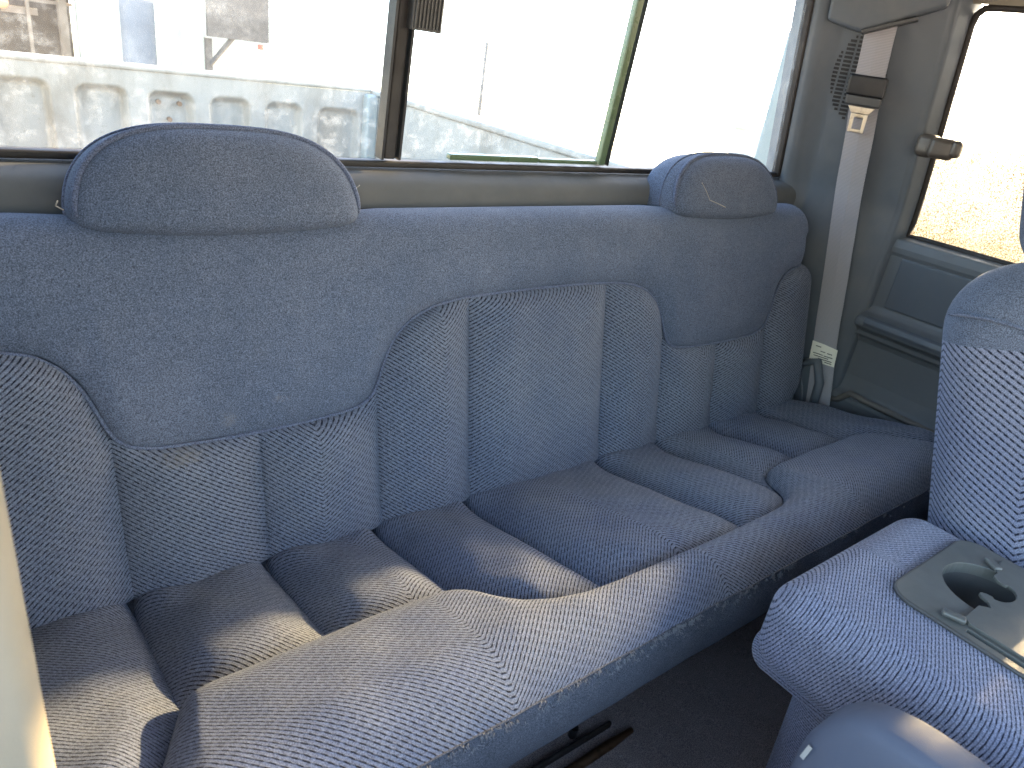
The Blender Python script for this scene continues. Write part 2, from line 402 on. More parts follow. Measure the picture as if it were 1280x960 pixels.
# inner rear wall under the window: extruded profile (y, z)
prof = [(.235, .436), (.196, .4325), (.176, .430), (.160, .424), (.152, .413), (.149, .398), (.155, .25), (.16, .0), (.16, -.33), (.235, -.33)]
pf = np.array(prof[:7]); q = np.linspace(0, 6, 61); pf = np.stack([smooth1(np.interp(q, range(7), pf[:, k]), 7) for k in range(2)], 1)
V, F = extrude([tuple(p) for p in pf]+prof[7:], 0, -.80, .74); mesh('rear_wall_trim', V, F, 'wall_trim', truck, smooth=False)

# quarter trim, driver side
def lean(z): return .2*max(0, z-.42)
def P0(z): return np.array([.727-.277*max(0, z-.438), .19-.063*max(0, z-.438)])
def P3(z): return np.array([.795-lean(z), -.026])
def PW(z): return np.array([.832-lean(z), -.044])
def panel(t, z, off=0.):       # point of the flat quarter panel; off = towards the cab
    a, b = P0(z), P3(z); d = (b-a)/np.linalg.norm(b-a); nrm = np.array([d[1], -d[0]])
    if nrm[0] > 0: nrm = -nrm
    p = a+(b-a)*t+nrm*(off+.006*math.sin(math.pi*min(max(t, 0), 1)))
    return np.array([p[0], p[1], z])
zs = np.concatenate([np.linspace(-.33, .38, 10), np.linspace(.40, .46, 5), np.linspace(.5, .83, 10)])
ts = np.concatenate([[-.02], np.linspace(.03, .95, 16), [.985, 1.0]])
V = []; 
for z in zs:
    lip = P0(z)
    row = [np.array([lip[0]+.02, lip[1]+.06, z]), np.array([lip[0]-.012, lip[1]+.004, z]), np.array([lip[0]-.020, lip[1]-.006, z]), np.array([lip[0]-.019, lip[1]-.020, z]), np.array([lip[0]-.008, lip[1]-.03, z])]
    row += [panel(t, z) for t in ts if t > .16]
    pw = PW(z); row += [np.array([P3(z)[0]+.006, P3(z)[1]-.006, z])]
    for s in np.linspace(.15, 1, 5): row.append(np.array([*(P3(z)*(1-s)+pw*s), z])+np.array([.0, -.006*(1-s), 0]))
    row.append(np.array([pw[0]+.03, pw[1]+.0, z]))
    V += row
nc = len(V)//len(zs)
F = [(j*nc+i, j*nc+i+1, (j+1)*nc+i+1, (j+1)*nc+i) for j in range(len(zs)-1) for i in range(nc-1)]
quarter = mesh('quarter_trim', V, F, 'trim', truck)
# speaker grille: dark raised strips stand in for the shaded slots
gr = MB(); 
rows = np.arange(.565, .705, .0068)
for j, z in enumerate(rows):
    e = math.sqrt(max(0, 1-((z-.635)/.0725)**2))*.215
    for k in range(-4, 5):
        t0 = .46+k*.082+(z-.635)*.28; t1 = t0+.064
        lo, hi = max(t0, .452-e), min(t1, .452+e)
        if hi-lo > .012:
            B = [panel(lo, z, -.001), panel(hi, z, -.001), panel(hi, z+.0042, -.001), panel(lo, z+.0042, -.001)]
            T = [panel(lo, z, .0012), panel(hi, z, .0012), panel(hi, z+.0042, .0012), panel(lo, z+.0042, .0012)]
            gr.hexa(B, T)
gr.make('speaker_grille', 'rubber', quarter)
# upper cover over the belt guide
def cover(poly, off, depth, name, mat, bevel):
    B = [panel(t, z, off-depth) for t, z in poly]; T = [panel(t, z, off) for t, z in poly]; n = len(poly)
    F = [tuple(range(n)), tuple(range(2*n-1, n-1, -1))]+[(i, n+i, n+(i+1) % n, (i+1) % n) for i in range(n)]
    o = mesh(name, B+T, F, mat, quarter)
    b = o.modifiers.new('bevel', 'BEVEL'); b.width = bevel; b.segments = 4; b.limit_method = 'ANGLE'; o.modifiers.new('n', 'WEIGHTED_NORMAL')
    return o
cover([(.12, .84), (.12, .722), (.40, .708), (.62, .728), (.98, .762), (.98, .84)], .032, .04, 'belt_guide_cover', 'trim', .007)
cover([(.40, .712), (.42, .706), (.80, .736), (.79, .742)], .040, .03, 'belt_slot', 'trim_dark', .002)
# side trim below the quarter window: profile (x, z) run along y
prof = [(.86, .374), (.835, .372), (.816, .368), (.8120, .352), (.8125, .342), (.8155, .335), (.816, .226), (.806, .216), (.787, .2105), (.779, .206), (.777, .198), (.779, .188), (.79, .181),
        (.797, .178), (.797, .166), (.808, .163), (.814, .15), (.814, .075), (.811, .045), (.804, .037), (.792, .035), (.788, .028), (.79, .01), (.80, -.05), (.80, -.33), (.86, -.33)]
pr = [(z, x) for x, z in prof]
V, F = extrude(pr, 1, -1.45, -.032); side = mesh('side_trim', V, F, 'side_trim', truck)
for p in side.data.polygons: p.use_smooth = False
bv = side.modifiers.new('bevel', 'BEVEL'); bv.width = .004; bv.segments = 3; bv.angle_limit = math.radians(25)
V, F = extrude([(z, x) for x, z in [(.822, .336), (.8135, .334), (.813, .232), (.822, .230)]], 1, -1.2, -.062)
o = mesh('inset_panel', V, F, 'trim', side, smooth=False); b = o.modifiers.new('b', 'BEVEL'); b.width = .003; b.segments = 3
V, F = extrude([(z, x) for x, z in [(.80, .2085), (.788, .2125), (.7785, .2085), (.7755, .199), (.779, .190), (.80, .186)]], 1, -1.2, -.05)
o = mesh('armrest_ledge', V, F, 'trim', side, smooth=False); b = o.modifiers.new('b', 'BEVEL'); b.width = .002; b.segments = 3
m_ = MB(); m_.tube([(.792, -.03, .012), (.79, -.05, .02), (.784, -.075, .047), (.784, -.11, .044), (.785, -.2, .043), (.786, -.6, .04)], .007, 8); m_.make('storage_lip', 'lip', side, smooth=True)
# quarter window: frame rubber, dirty pane, latch
def qp(y, z, off=0.): return np.array([.846-lean(z)+off, y, z])
qw = MB()
QB, QT, QF = .372, .772, -.56
prev = None
edge = [(-.046, QB+.002)]+[(-.046, z) for z in np.linspace(.40, QT-.03, 8)]+[(-.050, QT-.012), (-.060, QT-.002), (-.075, QT)]+[(y, QT) for y in np.linspace(-.12, QF, 5)]
edge += [(QF, z) for z in np.linspace(QT-.05, QB+.002, 6)]+[(y, QB+.002) for y in np.linspace(QF+.05, -.08, 6)]
qw.tube([qp(y, z, -.004) for y, z in edge], .006, 8, closed=True)
qframe = qw.make('quarter_window_frame', 'brown_rubber', truck, smooth=True)
P = [qp(y, z) for y, z in edge]; mesh('pane', P, [tuple(range(len(P)))], 'side_glass', qframe, smooth=False)
P = [qp(y, z) for y, z in ((-.665, .372), (-1.44, .372), (-1.25, .79), (-.665, .79))]; mesh('door_window', P, [(0, 1, 2, 3)], 'door_glass', truck, smooth=False)
lt = MB()
lt.rbox((.034, .036, .040), .012, xf=lambda v: np.array([.772, -.050, .545])+v)
lt.rbox((.024, .044, .036), .010, xf=lambda v: np.array([.764, -.080, .545])+Matrix.Rotation(.3, 3, 'Z') @ Vector(v))
lt.rbox((.020, .018, .030), .008, xf=lambda v: np.array([.765, -.103, .548])+v)
lt.make('window_latch', 'latch', qframe, smooth=True)
# window header, roof, front pillar side, passenger side
m_ = MB(); m_.box((-.84, -1.20, .84), (.80, .215, .90)); m_.box((-.80, .16, .80), (.80, .23, .84)); m_.make('roof_liner', 'headliner', truck)
m_ = MB(); m_.hexa([(.76, -.02, .775), (.76, -.6, .775), (.84, -.6, .785), (.84, -.02, .785)], [(.70, -.02, .845), (.70, -.6, .845), (.84, -.6, .845), (.84, -.02, .845)]); m_.make('window_header', 'trim_sun_tinted', truck)
m_ = MB(); m_.hexa([(.80, -.77, .36), (.88, -.77, .36), (.88, -.57, .36), (.80, -.57, .36)], [(.72, -.77, .85), (.80, -.77, .85), (.80, -.57, .85), (.72, -.57, .85)]); m_.make('door_pillar', 'trim_sun_tinted', truck, label='driver side door pillar between the side windows')  # unseen pillar, widened to shade the hinge shield
m_ = MB(); m_.box((-.92, -1.45, -.33), (-.84, -.46, .34)); m_.make('added_passenger_door', 'trim', truck)  # unseen, added closed to cut light from the left
m_ = MB(); m_.box((-.84, -1.60, -.33), (.80, -1.50, .30)); m_.box((-.84, -1.50, .10), (.80, -1.38, .28)); m_.make('dashboard', 'trim_dark', truck, bevel=.02)
m_ = MB(); m_.box((-.90, -.45, -.33), (-.80, .23, .36)); m_.make('side_trim', 'trim', truck, label='passenger side wall trim below the window')
P = [(-.84, -.32, .35), (-.85, .06, .35), (-.77, .06, .85), (-.76, -.32, .85)]; mesh('quarter_window', P, [(0, 1, 2, 3)], 'left_glass', truck, smooth=False, label='passenger side quarter window pane')
pl = MB(); pl.rbox((.17, .12, 1.25), .010, xf=lambda v: np.array([-.672-.085, -.375, .22])+v)
pl.make('door_pillar', 'trim_sun_tinted', truck, smooth=True, label='door pillar trim with painted warm sunlight close to the camera at the left edge')
m_ = MB(); m_.hexa([(-.84, .03, .36), (-.72, .215, .36), (-.75, .23, .36), (-.88, .03, .36)], [(-.76, .03, .85), (-.61, .19, .85), (-.64, .215, .85), (-.80, .03, .85)]); m_.make('quarter_trim', 'trim', truck, label='passenger side rear corner trim')
# cab floor
n1, n2 = 60, 60
V = [(x, y, -.33+.004*math.sin(9*x+4*y)+(.03*math.exp(-((y+.02)/.06)**2))) for y in np.linspace(-1.5, .16, n2) for x in np.linspace(-.84, .82, n1)]
F = [(j*n1+i, j*n1+i+1, (j+1)*n1+i+1, (j+1)*n1+i) for j in range(n2-1) for i in range(n1-1)]
mesh('cab_floor', V, F, 'carpet', truck)
m_ = MB(); m_.tube([(x, -.252, -.322+.004*math.sin(12*x)) for x in np.linspace(.05, -.45, 12)], [.004]+[.0075]*11, 10); m_.make('seat_rail', 'rust', truck, smooth=True)
m_ = MB(); m_.box((-.45, -.228, -.328), (.03, -.222, -.316)); m_.make('rail_edge', 'brown_rubber', truck, bevel=.002)
m_ = MB(); m_.tube([(-.03, -.205, -.332), (-.03, -.205, -.314)], .007, 12); m_.make('floor_hole_disk', 'rubber', truck)  # dark disk standing in for the shade of a floor hole

m_ = MB(); m_.rbox((.13, .14, 1.05), .025, xf=lambda v: np.array([.848, .252, .205])+v); m_.make('cab_corner', 'metal_white', truck, smooth=True)  # body corner added and enlarged to block grazing sun on the rear ledge

# cargo bed: tailgate with stamped recesses, side walls, floor
TY, TZ = 2.13, .345
rec = [(-.72, -.56), (-.495, -.335), (-.27, -.115), (-.055, .095), (.148, .292), (.348, .49), (.555, .73)]
xs = np.unique(np.concatenate([np.linspace(-.80, .78, 300)])); zz = np.concatenate([np.linspace(-.10, .30, 70), np.linspace(.305, TZ, 10)])
def rr_sdf(x, z, x0, x1, z0, z1, r):
    qx = abs(x-(x0+x1)/2)-(x1-x0)/2+r; qz = abs(z-(z0+z1)/2)-(z1-z0)/2+r
    return math.hypot(max(qx, 0), max(qz, 0))+min(max(qx, qz), 0)-r
V = []
for z in zz:
    for x in xs:
        d = min(rr_sdf(x, z, a, b, -.02, .300-.004*k, .035) for k, (a, b) in enumerate(rec))
        V.append((x, TY+.032*min(1, max(0, -d/.018))**.8*(1 if d < 0 else 0), z))
n = len(xs); F = [(j*n+i, j*n+i+1, (j+1)*n+i+1, (j+1)*n+i) for j in range(len(zz)-1) for i in range(n-1)]
tg = mesh('tailgate', V, F, 'bed', truck)
m_ = MB(); m_.box((-.80, TY-.006, TZ), (.78, TY+.055, TZ+.020)); m_.make('top_rail', 'bed', tg, bevel=.008)
m_ = MB()
for (x, z) in ((-.018, .252), (.050, .250), (.015, .196)): m_ = MB(); m_.tube([(x, TY+.008, z), (x, TY+.024, z)], .008, 10); m_.make('bolt', 'rust', tg)
for sx in (-1, 1):
    m_ = MB(); x0 = .79*sx-.0
    m_.box((min(x0, x0+.10*sx), .34, -.15), (max(x0, x0+.10*sx), TY+.03, .335))
    m_.box((min(x0-.012*sx, x0+.12*sx), .33, .337), (max(x0-.012*sx, x0+.12*sx), TY+.02, .357))
    m_.make('bed_side', 'bed', truck, bevel=.006, label='driver side bed wall' if sx > 0 else 'passenger side bed wall')
m_ = MB(); m_.rbox((.05, .05, .30), .012, xf=lambda v: np.array([.765, TY-.02, .19])+v); m_.make('tailgate_post', 'metal_white', truck, smooth=True, label='pale blue tailgate latch post at the bed corner')
m_ = MB(); m_.box((-.80, .34, -.17), (.80, TY, -.12)); m_.make('bed_floor', 'bed', truck)

# ------------------------------------------------------------------ things in the yard
bl = root('metal_building', (1.2, 8, gz(1.2, 8)), 'pale metal sided building with a dark open bay behind the tailgate', 'building')
def wallquad(name, x0, x1, z0, z1, y, mat, parent, corr=0):
    if not corr: m_ = MB(); m_.box((x0, y, z0), (x1, y+.12, z1)); return m_.make(name, mat, parent)
    n = int((x1-x0)/.03); xs = np.linspace(x0, x1, n+1); V = []
    for z in (z0, z1): V += [(x, y+(.02 if (int((x-x0)/.12) % 2) else 0), z) for x in xs]
    return mesh(name, V, [(i, i+1, n+2+i, n+1+i) for i in range(n)], mat, parent, smooth=False)
wallquad('wall', -6, -.9, -2.4, 2.4, 8.0, 'metal_white', bl, 1)
wallquad('wall', 1.36, 2.42, -2.4, 2.4, 8.0, 'metal_white', bl, 1)
wallquad('wall', -.9, .80, 1.6, 2.4, 8.0, 'metal_white', bl, 1)
wallquad('dark_bay', -.9, .70, -2.4, 1.6, 8.6, 'dark_brown', bl)
wallquad('bay_door_frame', .66, .80, -2.4, 1.6, 7.95, 'metal_white', bl)
wallquad('door_panel', .80, 1.04, -2.4, 2.4, 8.02, 'metal_white', bl)
wallquad('door', 1.04, 1.37, -2.4, 2.4, 8.05, 'bluegrey', bl)
wallquad('bay_post', .56, .63, -2.4, 1.6, 8.3, 'wood', bl)
wallquad('side_wall', 2.42, 2.5, -2.4, 2.4, 8.0, 'metal_white', bl)
m_ = MB(); m_.box((-6.2, 7.6, 2.4), (2.6, 14, 2.5)); m_.make('roof', 'metal_white', bl)
m_ = MB(); m_.box((.10, 8.45, .18), (.40, 8.5, .24)); m_.box((.30, 8.4, -.3), (.33, 8.45, .5)); m_.box((.0, 8.42, .30), (.7, 8.45, .33)); m_.make('stored_rack', 'wood', bl)
m_ = MB(); m_.rbox((.28, .2, .3), .05, xf=lambda v: np.array([.02, 8.4, .36])+v); m_.make('orange_tarp', 'orange', bl, smooth=True)
sg = root('bracket_board', (1.68, 7.4, gz(1.68, 7.4)), 'dark speckled board held out on a braced post beside the building', 'board')
m_ = MB(); m_.box((1.66, 7.36, -1.9), (1.72, 7.42, .22)); m_.make('post', 'board', sg)
m_ = MB(); m_.box((1.66, 7.28, .24), (2.26, 7.34, .66)); m_.make('panel', 'board', sg)
m_ = MB(); m_.tube([(1.70, 7.37, -.02), (1.92, 7.33, .26)], .025, 8); m_.make('brace', 'board', sg)
m_ = MB(); m_.rbox((.06, .02, .05), .01, xf=lambda v: np.array([2.17, 7.28, .20])+v); m_.make('red_reflector', 'red', sg, smooth=True)
po = root('utility_pole', (33.7, 48, gz(33.7, 48)), 'thin wooden utility pole standing alone far beyond the truck bed', 'utility pole')
m_ = MB(); m_.tube([(33.7, 48, -9), (33.7, 48, .35)], [.20, .15], 10); m_.make('shaft', 'board', po, smooth=True)
m_ = MB(); m_.box((33.5, 47.95, -.05), (33.9, 48.05, .05)); m_.make('crossarm', 'wood', po)
sh = root('storage_shed', (12.4, 8.3, gz(12.4, 8.3)), 'pale boxy shed beyond the right end of the rear window', 'shed')
m_ = MB(); m_.box((11.9, 8, -3), (13.1, 8.5, -.25)); m_.make('wall', 'metal_white', sh)
m_ = MB(); m_.box((11.8, 7.9, -.25), (13.2, 8.6, -.20)); m_.make('roof', 'metal_white', sh)

# ------------------------------------------------------------------ rear bench seat
BE, GA = .2029, .2483
nb = np.array([0, -math.cos(BE), math.sin(BE)]); ev = np.array([0, math.sin(BE), math.cos(BE)])
ncu = np.array([0, math.sin(GA), math.cos(GA)]); es = np.array([0, -math.cos(GA), math.sin(GA)])
def bpt(u, v, n): return np.array([1., 0, 0])*u+ev*v+nb*n
def cpt(u, s, n): return np.array([1., 0, 0])*u+es*s+ncu*n
bench = root('rear_bench_seat', (0, -.1, -.33), 'blue velour rear bench seat with dashed quilted panels and two headrests', 'bench seat')
SEAMS = [-.572, -.422, -.271, -.129, .129, .271, .422, .572]
CURVE = [(-.72, .297), (-.68, .297), (-.65, .292), (-.627, .286), (-.606, .27), (-.590, .246), (-.579, .215), (-.571, .192), (-.556, .179), (-.53, .1725), (-.48, .1695), (-.42, .169), (-.37, .170), (-.32, .173), (-.298, .177),
         (-.280, .186), (-.270, .204), (-.263, .225), (-.253, .247), (-.240, .265), (-.218, .281), (-.188, .293), (-.145, .2995), (-.08, .302), (0, .303)]
CURVE = CURVE+[(-a, b) for a, b in CURVE[::-1][1:]]
uu = np.linspace(-.72, .72, 2881); cc = smooth1(interp(uu, CURVE), 22)
def bcurve(u): return np.interp(u, uu, cc)
VT = .415
def bwidth(v):
    w_ = .712
    if v < .055: return w_-.45*(.055-max(v, 0))**1.0-.0
    return w_-.010*max(0, (v-.1)/.24) if v > .1 else w_
ZIG = [(-.75, 1), (-.572, -1), (-.36, 1), (-.271, -1), (-.185, 1), (.129, -1), (.205, 1), (.271, -1), (.36, 1), (.572, -1), (.8, 1)]
zu = np.linspace(-.76, .8, 1000); zsl = np.zeros_like(zu)
for (a, s), (b, _) in zip(ZIG[:-1], ZIG[1:]): zsl[(zu >= a) & (zu < b)] = s
zh = np.cumsum(zsl)*(zu[1]-zu[0])
def zig(u, k=.72): return -np.interp(u, zu, zh)*k
ZC = [(-.76, 1), (-.335, -1), (-.02, 1), (.30, -1), (.56, 1), (.8, 1)]
zsc = np.zeros_like(zu)
for (a, s), (b, _) in zip(ZC[:-1], ZC[1:]): zsc[(zu >= a) & (zu < b)] = s
zhc = np.cumsum(zsc)*(zu[1]-zu[0])
def zigc(u, k=.85): return np.interp(u, zu, zhc)*k
def cols(seams, wmax, step):
    b = [-wmax]+list(seams)+[wmax]; out = []; lab = []
    for i, (a, c) in enumerate(zip(b[:-1], b[1:])):
        n = max(4, int((c-a)/step)); q = np.linspace(0, 1, n+1)
        q = .5-.5*np.cos(q*math.pi)*.6-.5*(1-2*q)*.4      # denser at the seams
        q = (q-q[0])/(q[-1]-q[0])
        out += list(a+(c-a)*q)[:-1]; lab += [i]*n
    out.append(wmax); return np.array(out), np.array(lab)
CU, CL = cols(SEAMS, .712, .0042)
def grid_faces(nr, ncol, keep=None):
    return [(j*ncol+i, j*ncol+i+1, (j+1)*ncol+i+1, (j+1)*ncol+i) for j in range(nr-1) for i in range(ncol-1) if keep is None or keep(j, i)]
def sub(V, UV, F):
    ids = sorted({i for f in F for i in f}); mp = {k: i for i, k in enumerate(ids)}
    return V[ids], UV[ids], [[mp[i] for i in f] for f in F]
rough_n = lambda u, v: .0016*math.sin(31*u+7)*math.sin(27*v+3)+.0012*math.sin(71*u+1)*math.sin(53*v)

# lower quilted panels (from v=0 up to the curve)
NR = 62
tt = .5-.5*np.cos(np.linspace(0, math.pi, NR))*.7-.5*(1-2*np.linspace(0, 1, NR))*.3; tt = (tt-tt[0])/(tt[-1]-tt[0])
bnd = [-.712]+SEAMS+[.712]
def side_round(u, w_, r=.045):
    d = w_-abs(u); return -(r-math.sqrt(max(0, r*r-(r-min(d, r))**2)))
V = np.zeros((NR, len(CU), 3)); UV = np.zeros((NR, len(CU), 2))
for i, u0 in enumerate(CU):
    cu = bcurve(u0); k = CL[min(i, len(CL)-1)]
    for j, t in enumerate(tt):
        v = cu*t; wv_ = bwidth(v)
        u = u0 if abs(u0) < .572 else math.copysign(.572+(abs(u0)-.572)*(wv_-.572)/(.712-.572), u0)
        a, b = bnd[k], bnd[k+1]
        dl = u0-a if k > 0 else 9; dr = b-u0 if k < 8 else 9
        ds = min(dl, dr); half = (b-a)/2
        # distance to the curve, roughly perpendicular
        dc = (cu-v)/math.sqrt(1+((bcurve(u0+.004)-bcurve(u0-.004))/.008)**2)
        H = .030
        f = para(ds, min(.066, half*.98))*puff(max(dc, 0), .034)
        f = f*min(1, v/.05)+(1-min(1, v/.05))*.75*(.35+.65*f)
        nn = H*f-.004
        if k in (0, 8): f *= .7*min(1, max(0, (wv_-abs(u))/.13))
        bot = max(0, .018-v); nn -= .016*(bot/.018)**2.2
        nn += side_round(u, wv_)*1.0 + rough_n(u, v)*f
        V[j, i] = bpt(u, v, nn); UV[j, i] = (u, v+zig(u0))
Vf = V.reshape(-1, 3); UVf = UV.reshape(-1, 2); nc_ = len(CU)
def shell_box(name, mat, parent, W, v0, v1, n0, n1):
    pass
# upper velour field with rolled top edge, sides and rear: built as one shell (this is the part 'backrest')
NU = 70
Vu = []; nrow = 0
path = []                      # (kind, q): up to the top then over the roll to the back and down
tu = np.linspace(0, 1, NU)
RT = .052
rowsU = [('f', t) for t in tu]+[('r', a) for a in np.linspace(0, math.pi, 22)[1:]]+[('b', t) for t in np.linspace(0, 1, 6)[1:]]
for kind, q in rowsU:
    for i, u0 in enumerate(CU):
        cu = bcurve(u0)
        if kind == 'f':
            v = cu+(VT-RT-cu)*q; n0 = 0
        elif kind == 'r':
            v = VT-RT+RT*math.sin(q); n0 = -RT+RT*math.cos(q)
        else:
            v = (VT-RT)*(1-q)+.01; n0 = -2*RT
        wv_ = bwidth(min(v, VT))
        wv_ = bwidth(min(v, .34))
        u = u0 if abs(u0) < .50 else math.copysign(.50+(abs(u0)-.50)*(wv_-.50)/(.712-.50), u0)
        if kind == 'f':
            dc = (v-cu)/math.sqrt(1+((bcurve(u0+.004)-bcurve(u0-.004))/.008)**2)
            nn = (.012*puff(max(dc, 0), .05)+.004*math.sin(min(1, q)*math.pi))*min(1, max(0, (wv_-abs(u))/.11+.25))-.003
            nn += side_round(u, wv_)+rough_n(u, v)*.8
            if q > .8: nn = nn*(1-(q-.8)/.2)+(.009+side_round(u, wv_, .050))*(q-.8)/.2
        else:
            fade = math.cos(q/2) if kind == 'r' else 0
            de = side_round(u, wv_, .050)
            a_ = q if kind == 'r' else math.pi
            nn = n0+(.009*(1 if q < 1.57 else fade) if kind == 'r' else 0)+de*math.cos(a_); v += de*math.sin(a_)
        # slight dip where each headrest sits
        hd = max(0, 1-((abs(u)-.43)/.19)**2)
        vv = v-(.006*hd*min(1, max(0, (v-.30)/.08)))
        Vu.append(bpt(u, vv, nn))
Vu = np.array(Vu); nru = len(rowsU)
Fu = grid_faces(nru, nc_)
# close the ends: front column of the lower panels + upper shell against the back
backrest = mesh('backrest', Vu, Fu, 'velour', bench)
ew = MB()
for sgn, ci in ((-1, 0), (1, nc_-1)):
    colf = [V[j, ci] for j in range(NR)]+[Vu[r*nc_+ci] for r in range(1, NU)]
    ring = []
    for p in colf:
        v = p@ev; ring.append([p, bpt(p[0]*1.0, v, -.06), bpt(p[0]*.995, v, -.104)])
    Vr = np.array(ring).reshape(-1, 3); Fr = [(j*3+i, j*3+i+1, (j+1)*3+i+1, (j+1)*3+i) for j in range(len(ring)-1) for i in range(2)]
    mesh('end_panel', Vr, Fr, 'velour', backrest)
for k in range(9):
    F = grid_faces(NR, nc_, lambda j, i: CL[i] == k)
    v_, u_, f_ = sub(Vf, UVf, F); mesh('quilted_panel', v_, f_, 'pattern', backrest, uv=u_)
pp = np.array([bpt(u, bcurve(u)+.0005, .0006+side_round(u, .700)) for u in np.linspace(-.69, .69, 500)])
m_ = MB(); m_.tube(pp, .0021, 7); m_.make('piping', 'piping', backrest, smooth=True)
pp = np.array([bpt(u, -.004, -.034) for u in np.linspace(-.68, .68, 60)])
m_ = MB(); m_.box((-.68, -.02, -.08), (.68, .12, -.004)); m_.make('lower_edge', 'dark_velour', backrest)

# headrests
def headrest(uc):
    a = .152; nn = 72; V = []; 
    xs = np.sin(np.linspace(-math.pi/2, math.pi/2, nn))*a
    def topv(x): return .398+.104*(max(0, 1-abs(x/a)**3))**(1/2.7)
    # outline from left bottom round to right bottom
    out = [(x, topv(x)) for x in xs[1:-1]]
    out = [(-a, .402)]+[(x, max(y, .402)) for x, y in out]+[(a, .402)]+[(x, .389+.011*abs(x/a)**2.5) for x in np.linspace(a*.985, -a*.985, 40)]
    q_ = np.array(out+out[:1], float); sl_ = np.concatenate([[0], np.cumsum(np.linalg.norm(np.diff(q_, axis=0), axis=1))])
    tq = np.linspace(0, sl_[-1], 161)[:-1]; q_ = np.stack([np.interp(tq, sl_, q_[:, k]) for k in range(2)], 1)
    ker = np.hanning(15)[1:-1]; ker /= ker.sum()
    out = sum(ker[k]*np.roll(q_, k-6, axis=0) for k in range(13))
    out = np.array(out); cen = np.array([0, .40])
    prof = [(.42, .012), (.68, .009), (.84, .003), (.92, -.003), (.965, -.010), (.99, -.019), (1.0, -.026), (1.004, -.040), (1.0, -.062), (.98, -.080), (.93, -.090), (.8, -.096), (.4, -.098)]
    rings = []
    for s, n in prof:
        k = out.copy(); 
        c2 = np.array([0, .430])
        q = c2+(k-c2)*s
        rings.append([bpt(uc+p[0], p[1], n+.0015-.17*max(0, p[1]-.395)*(1 if n > -.03 else .25)) for p in q])
    no = len(out); V = np.array(rings).reshape(-1, 3)
    F = [(j*no+i, j*no+(i+1) % no, (j+1)*no+(i+1) % no, (j+1)*no+i) for j in range(len(prof)-1) for i in range(no)]
    F += [tuple(range(no))[::-1], tuple((len(prof)-1)*no+i for i in range(no))]
    h = mesh('headrest', V, F, 'velour', bench, label='left headrest, larger in view' if uc < 0 else 'right headrest with a loose pale thread')
    keep = [i for i in range(no) if out[i][1] > .409]; kb = next(i for i in keep if (i-1) % no not in keep); keep = [(kb+j) % no for j in range(len(keep))]
    ring = V[4*no:5*no][keep]; 
    m_ = MB(); m_.tube(ring+nb*.0010, np.concatenate([np.linspace(.0012, .0034, 5), np.full(len(keep)-10, .0034), np.linspace(.0034, .0012, 5)]), 7); 
    ring2 = V[7*no:8*no][keep]; m_.tube(ring2, .0018, 6)
    m_.make('piping', 'piping', h, smooth=True)
    return h
h1 = headrest(-.427); h2 = headrest(.431)
th = MB()
th.tube([bpt(.336, .452, .000), bpt(.345, .438, .004), bpt(.352, .424, .007), bpt(.372, .418, .010), bpt(.392, .412, .011)], .0008, 5)
th.make('loose_thread', 'pale_thread', h2, smooth=True); th = MB()
th.tube([bpt(.315, .428, -.004), bpt(.34, .428, .004), bpt(.362, .421, .009)], .0007, 5)
th.make('loose_thread', 'pale_thread', h2, smooth=True)
th = MB(); th.tube([bpt(-.581, .418, -.02), bpt(-.587, .422, -.02), bpt(-.586, .427, -.01)], .0007, 5); th.make('loose_thread', 'pale_thread', h1, smooth=True); th = MB(); th.tube([bpt(-.279, .440, -.02), bpt(-.275, .443, -.02)], .0007, 5); th.make('loose_thread', 'pale_thread', h1, smooth=True)

# cushion
CB = [(-.72, .318), (-.66, .317), (-.632, .310), (-.612, .288), (-.597, .255), (-.584, .225), (-.574, .206), (-.55, .200), (-.42, .198), (-.33, .199), (-.300, .204), (-.282, .217), (-.268, .240), (-.250, .266), (-.225, .284), (-.190, .295), (-.14, .299), (0, .300)]
CB = CB+[(-a, b) for a, b in CB[::-1][1:]]
cb = smooth1(interp(uu, CB), 26)
def bolst(u): return np.interp(u, uu, cb)
CSE = [-.575, -.428, -.283, -.140, .118, .262, .414, .566]
UC, LCc = cols(CSE, .717, .0042); ncc = len(UC); bnc = [-.717]+CSE+[.717]
NP_, S0 = 60, -.06
def cend(u, r=.05):
    d = .717-abs(u); return -(r-math.sqrt(max(0, r*r-(r-min(max(d, 0), r))**2)))
tp = np.linspace(0, 1, NP_); tp = .5-.5*np.cos(tp*math.pi)*.5-.5*(1-2*tp)*.5
V = np.zeros((NP_, ncc, 3)); UV = np.zeros((NP_, ncc, 2))
def bslope(u): return (bolst(u+.004)-bolst(u-.004))/.008
for i, u in enumerate(UC):
    k = LCc[min(i, len(LCc)-1)]; a, b = bnc[k], bnc[k+1]
    dl = u-a if k > 0 else 9; dr = b-u if k < 8 else 9; ds = min(dl, dr); half = (b-a)/2
    bc = bolst(u)
    for j, t in enumerate(tp):
        s = S0+(bc-S0)*t
        db = (bc-s)/math.sqrt(1+bslope(u)**2)
        rear = puff(max(0, s+.035), .06)
        H = .027
        rq = min(1, max(0, (s+.01)/.07)); rq = rq*rq*(3-2*rq)
        f = para(ds, .012+(min(.068, half*.97)-.012)*rq)*puff(max(db, 0), .055)*rear
        nn = -.008+H*f+cend(u)+rough_n(u*1.1, s)*f*1.3
        if s < .02: nn -= .02*((.02-s)/.08)**1.3
        V[j, i] = cpt(u, s, nn); UV[j, i] = (u, -s+zigc(u))
Vp = V.reshape(-1, 3); UVp = UV.reshape(-1, 2)
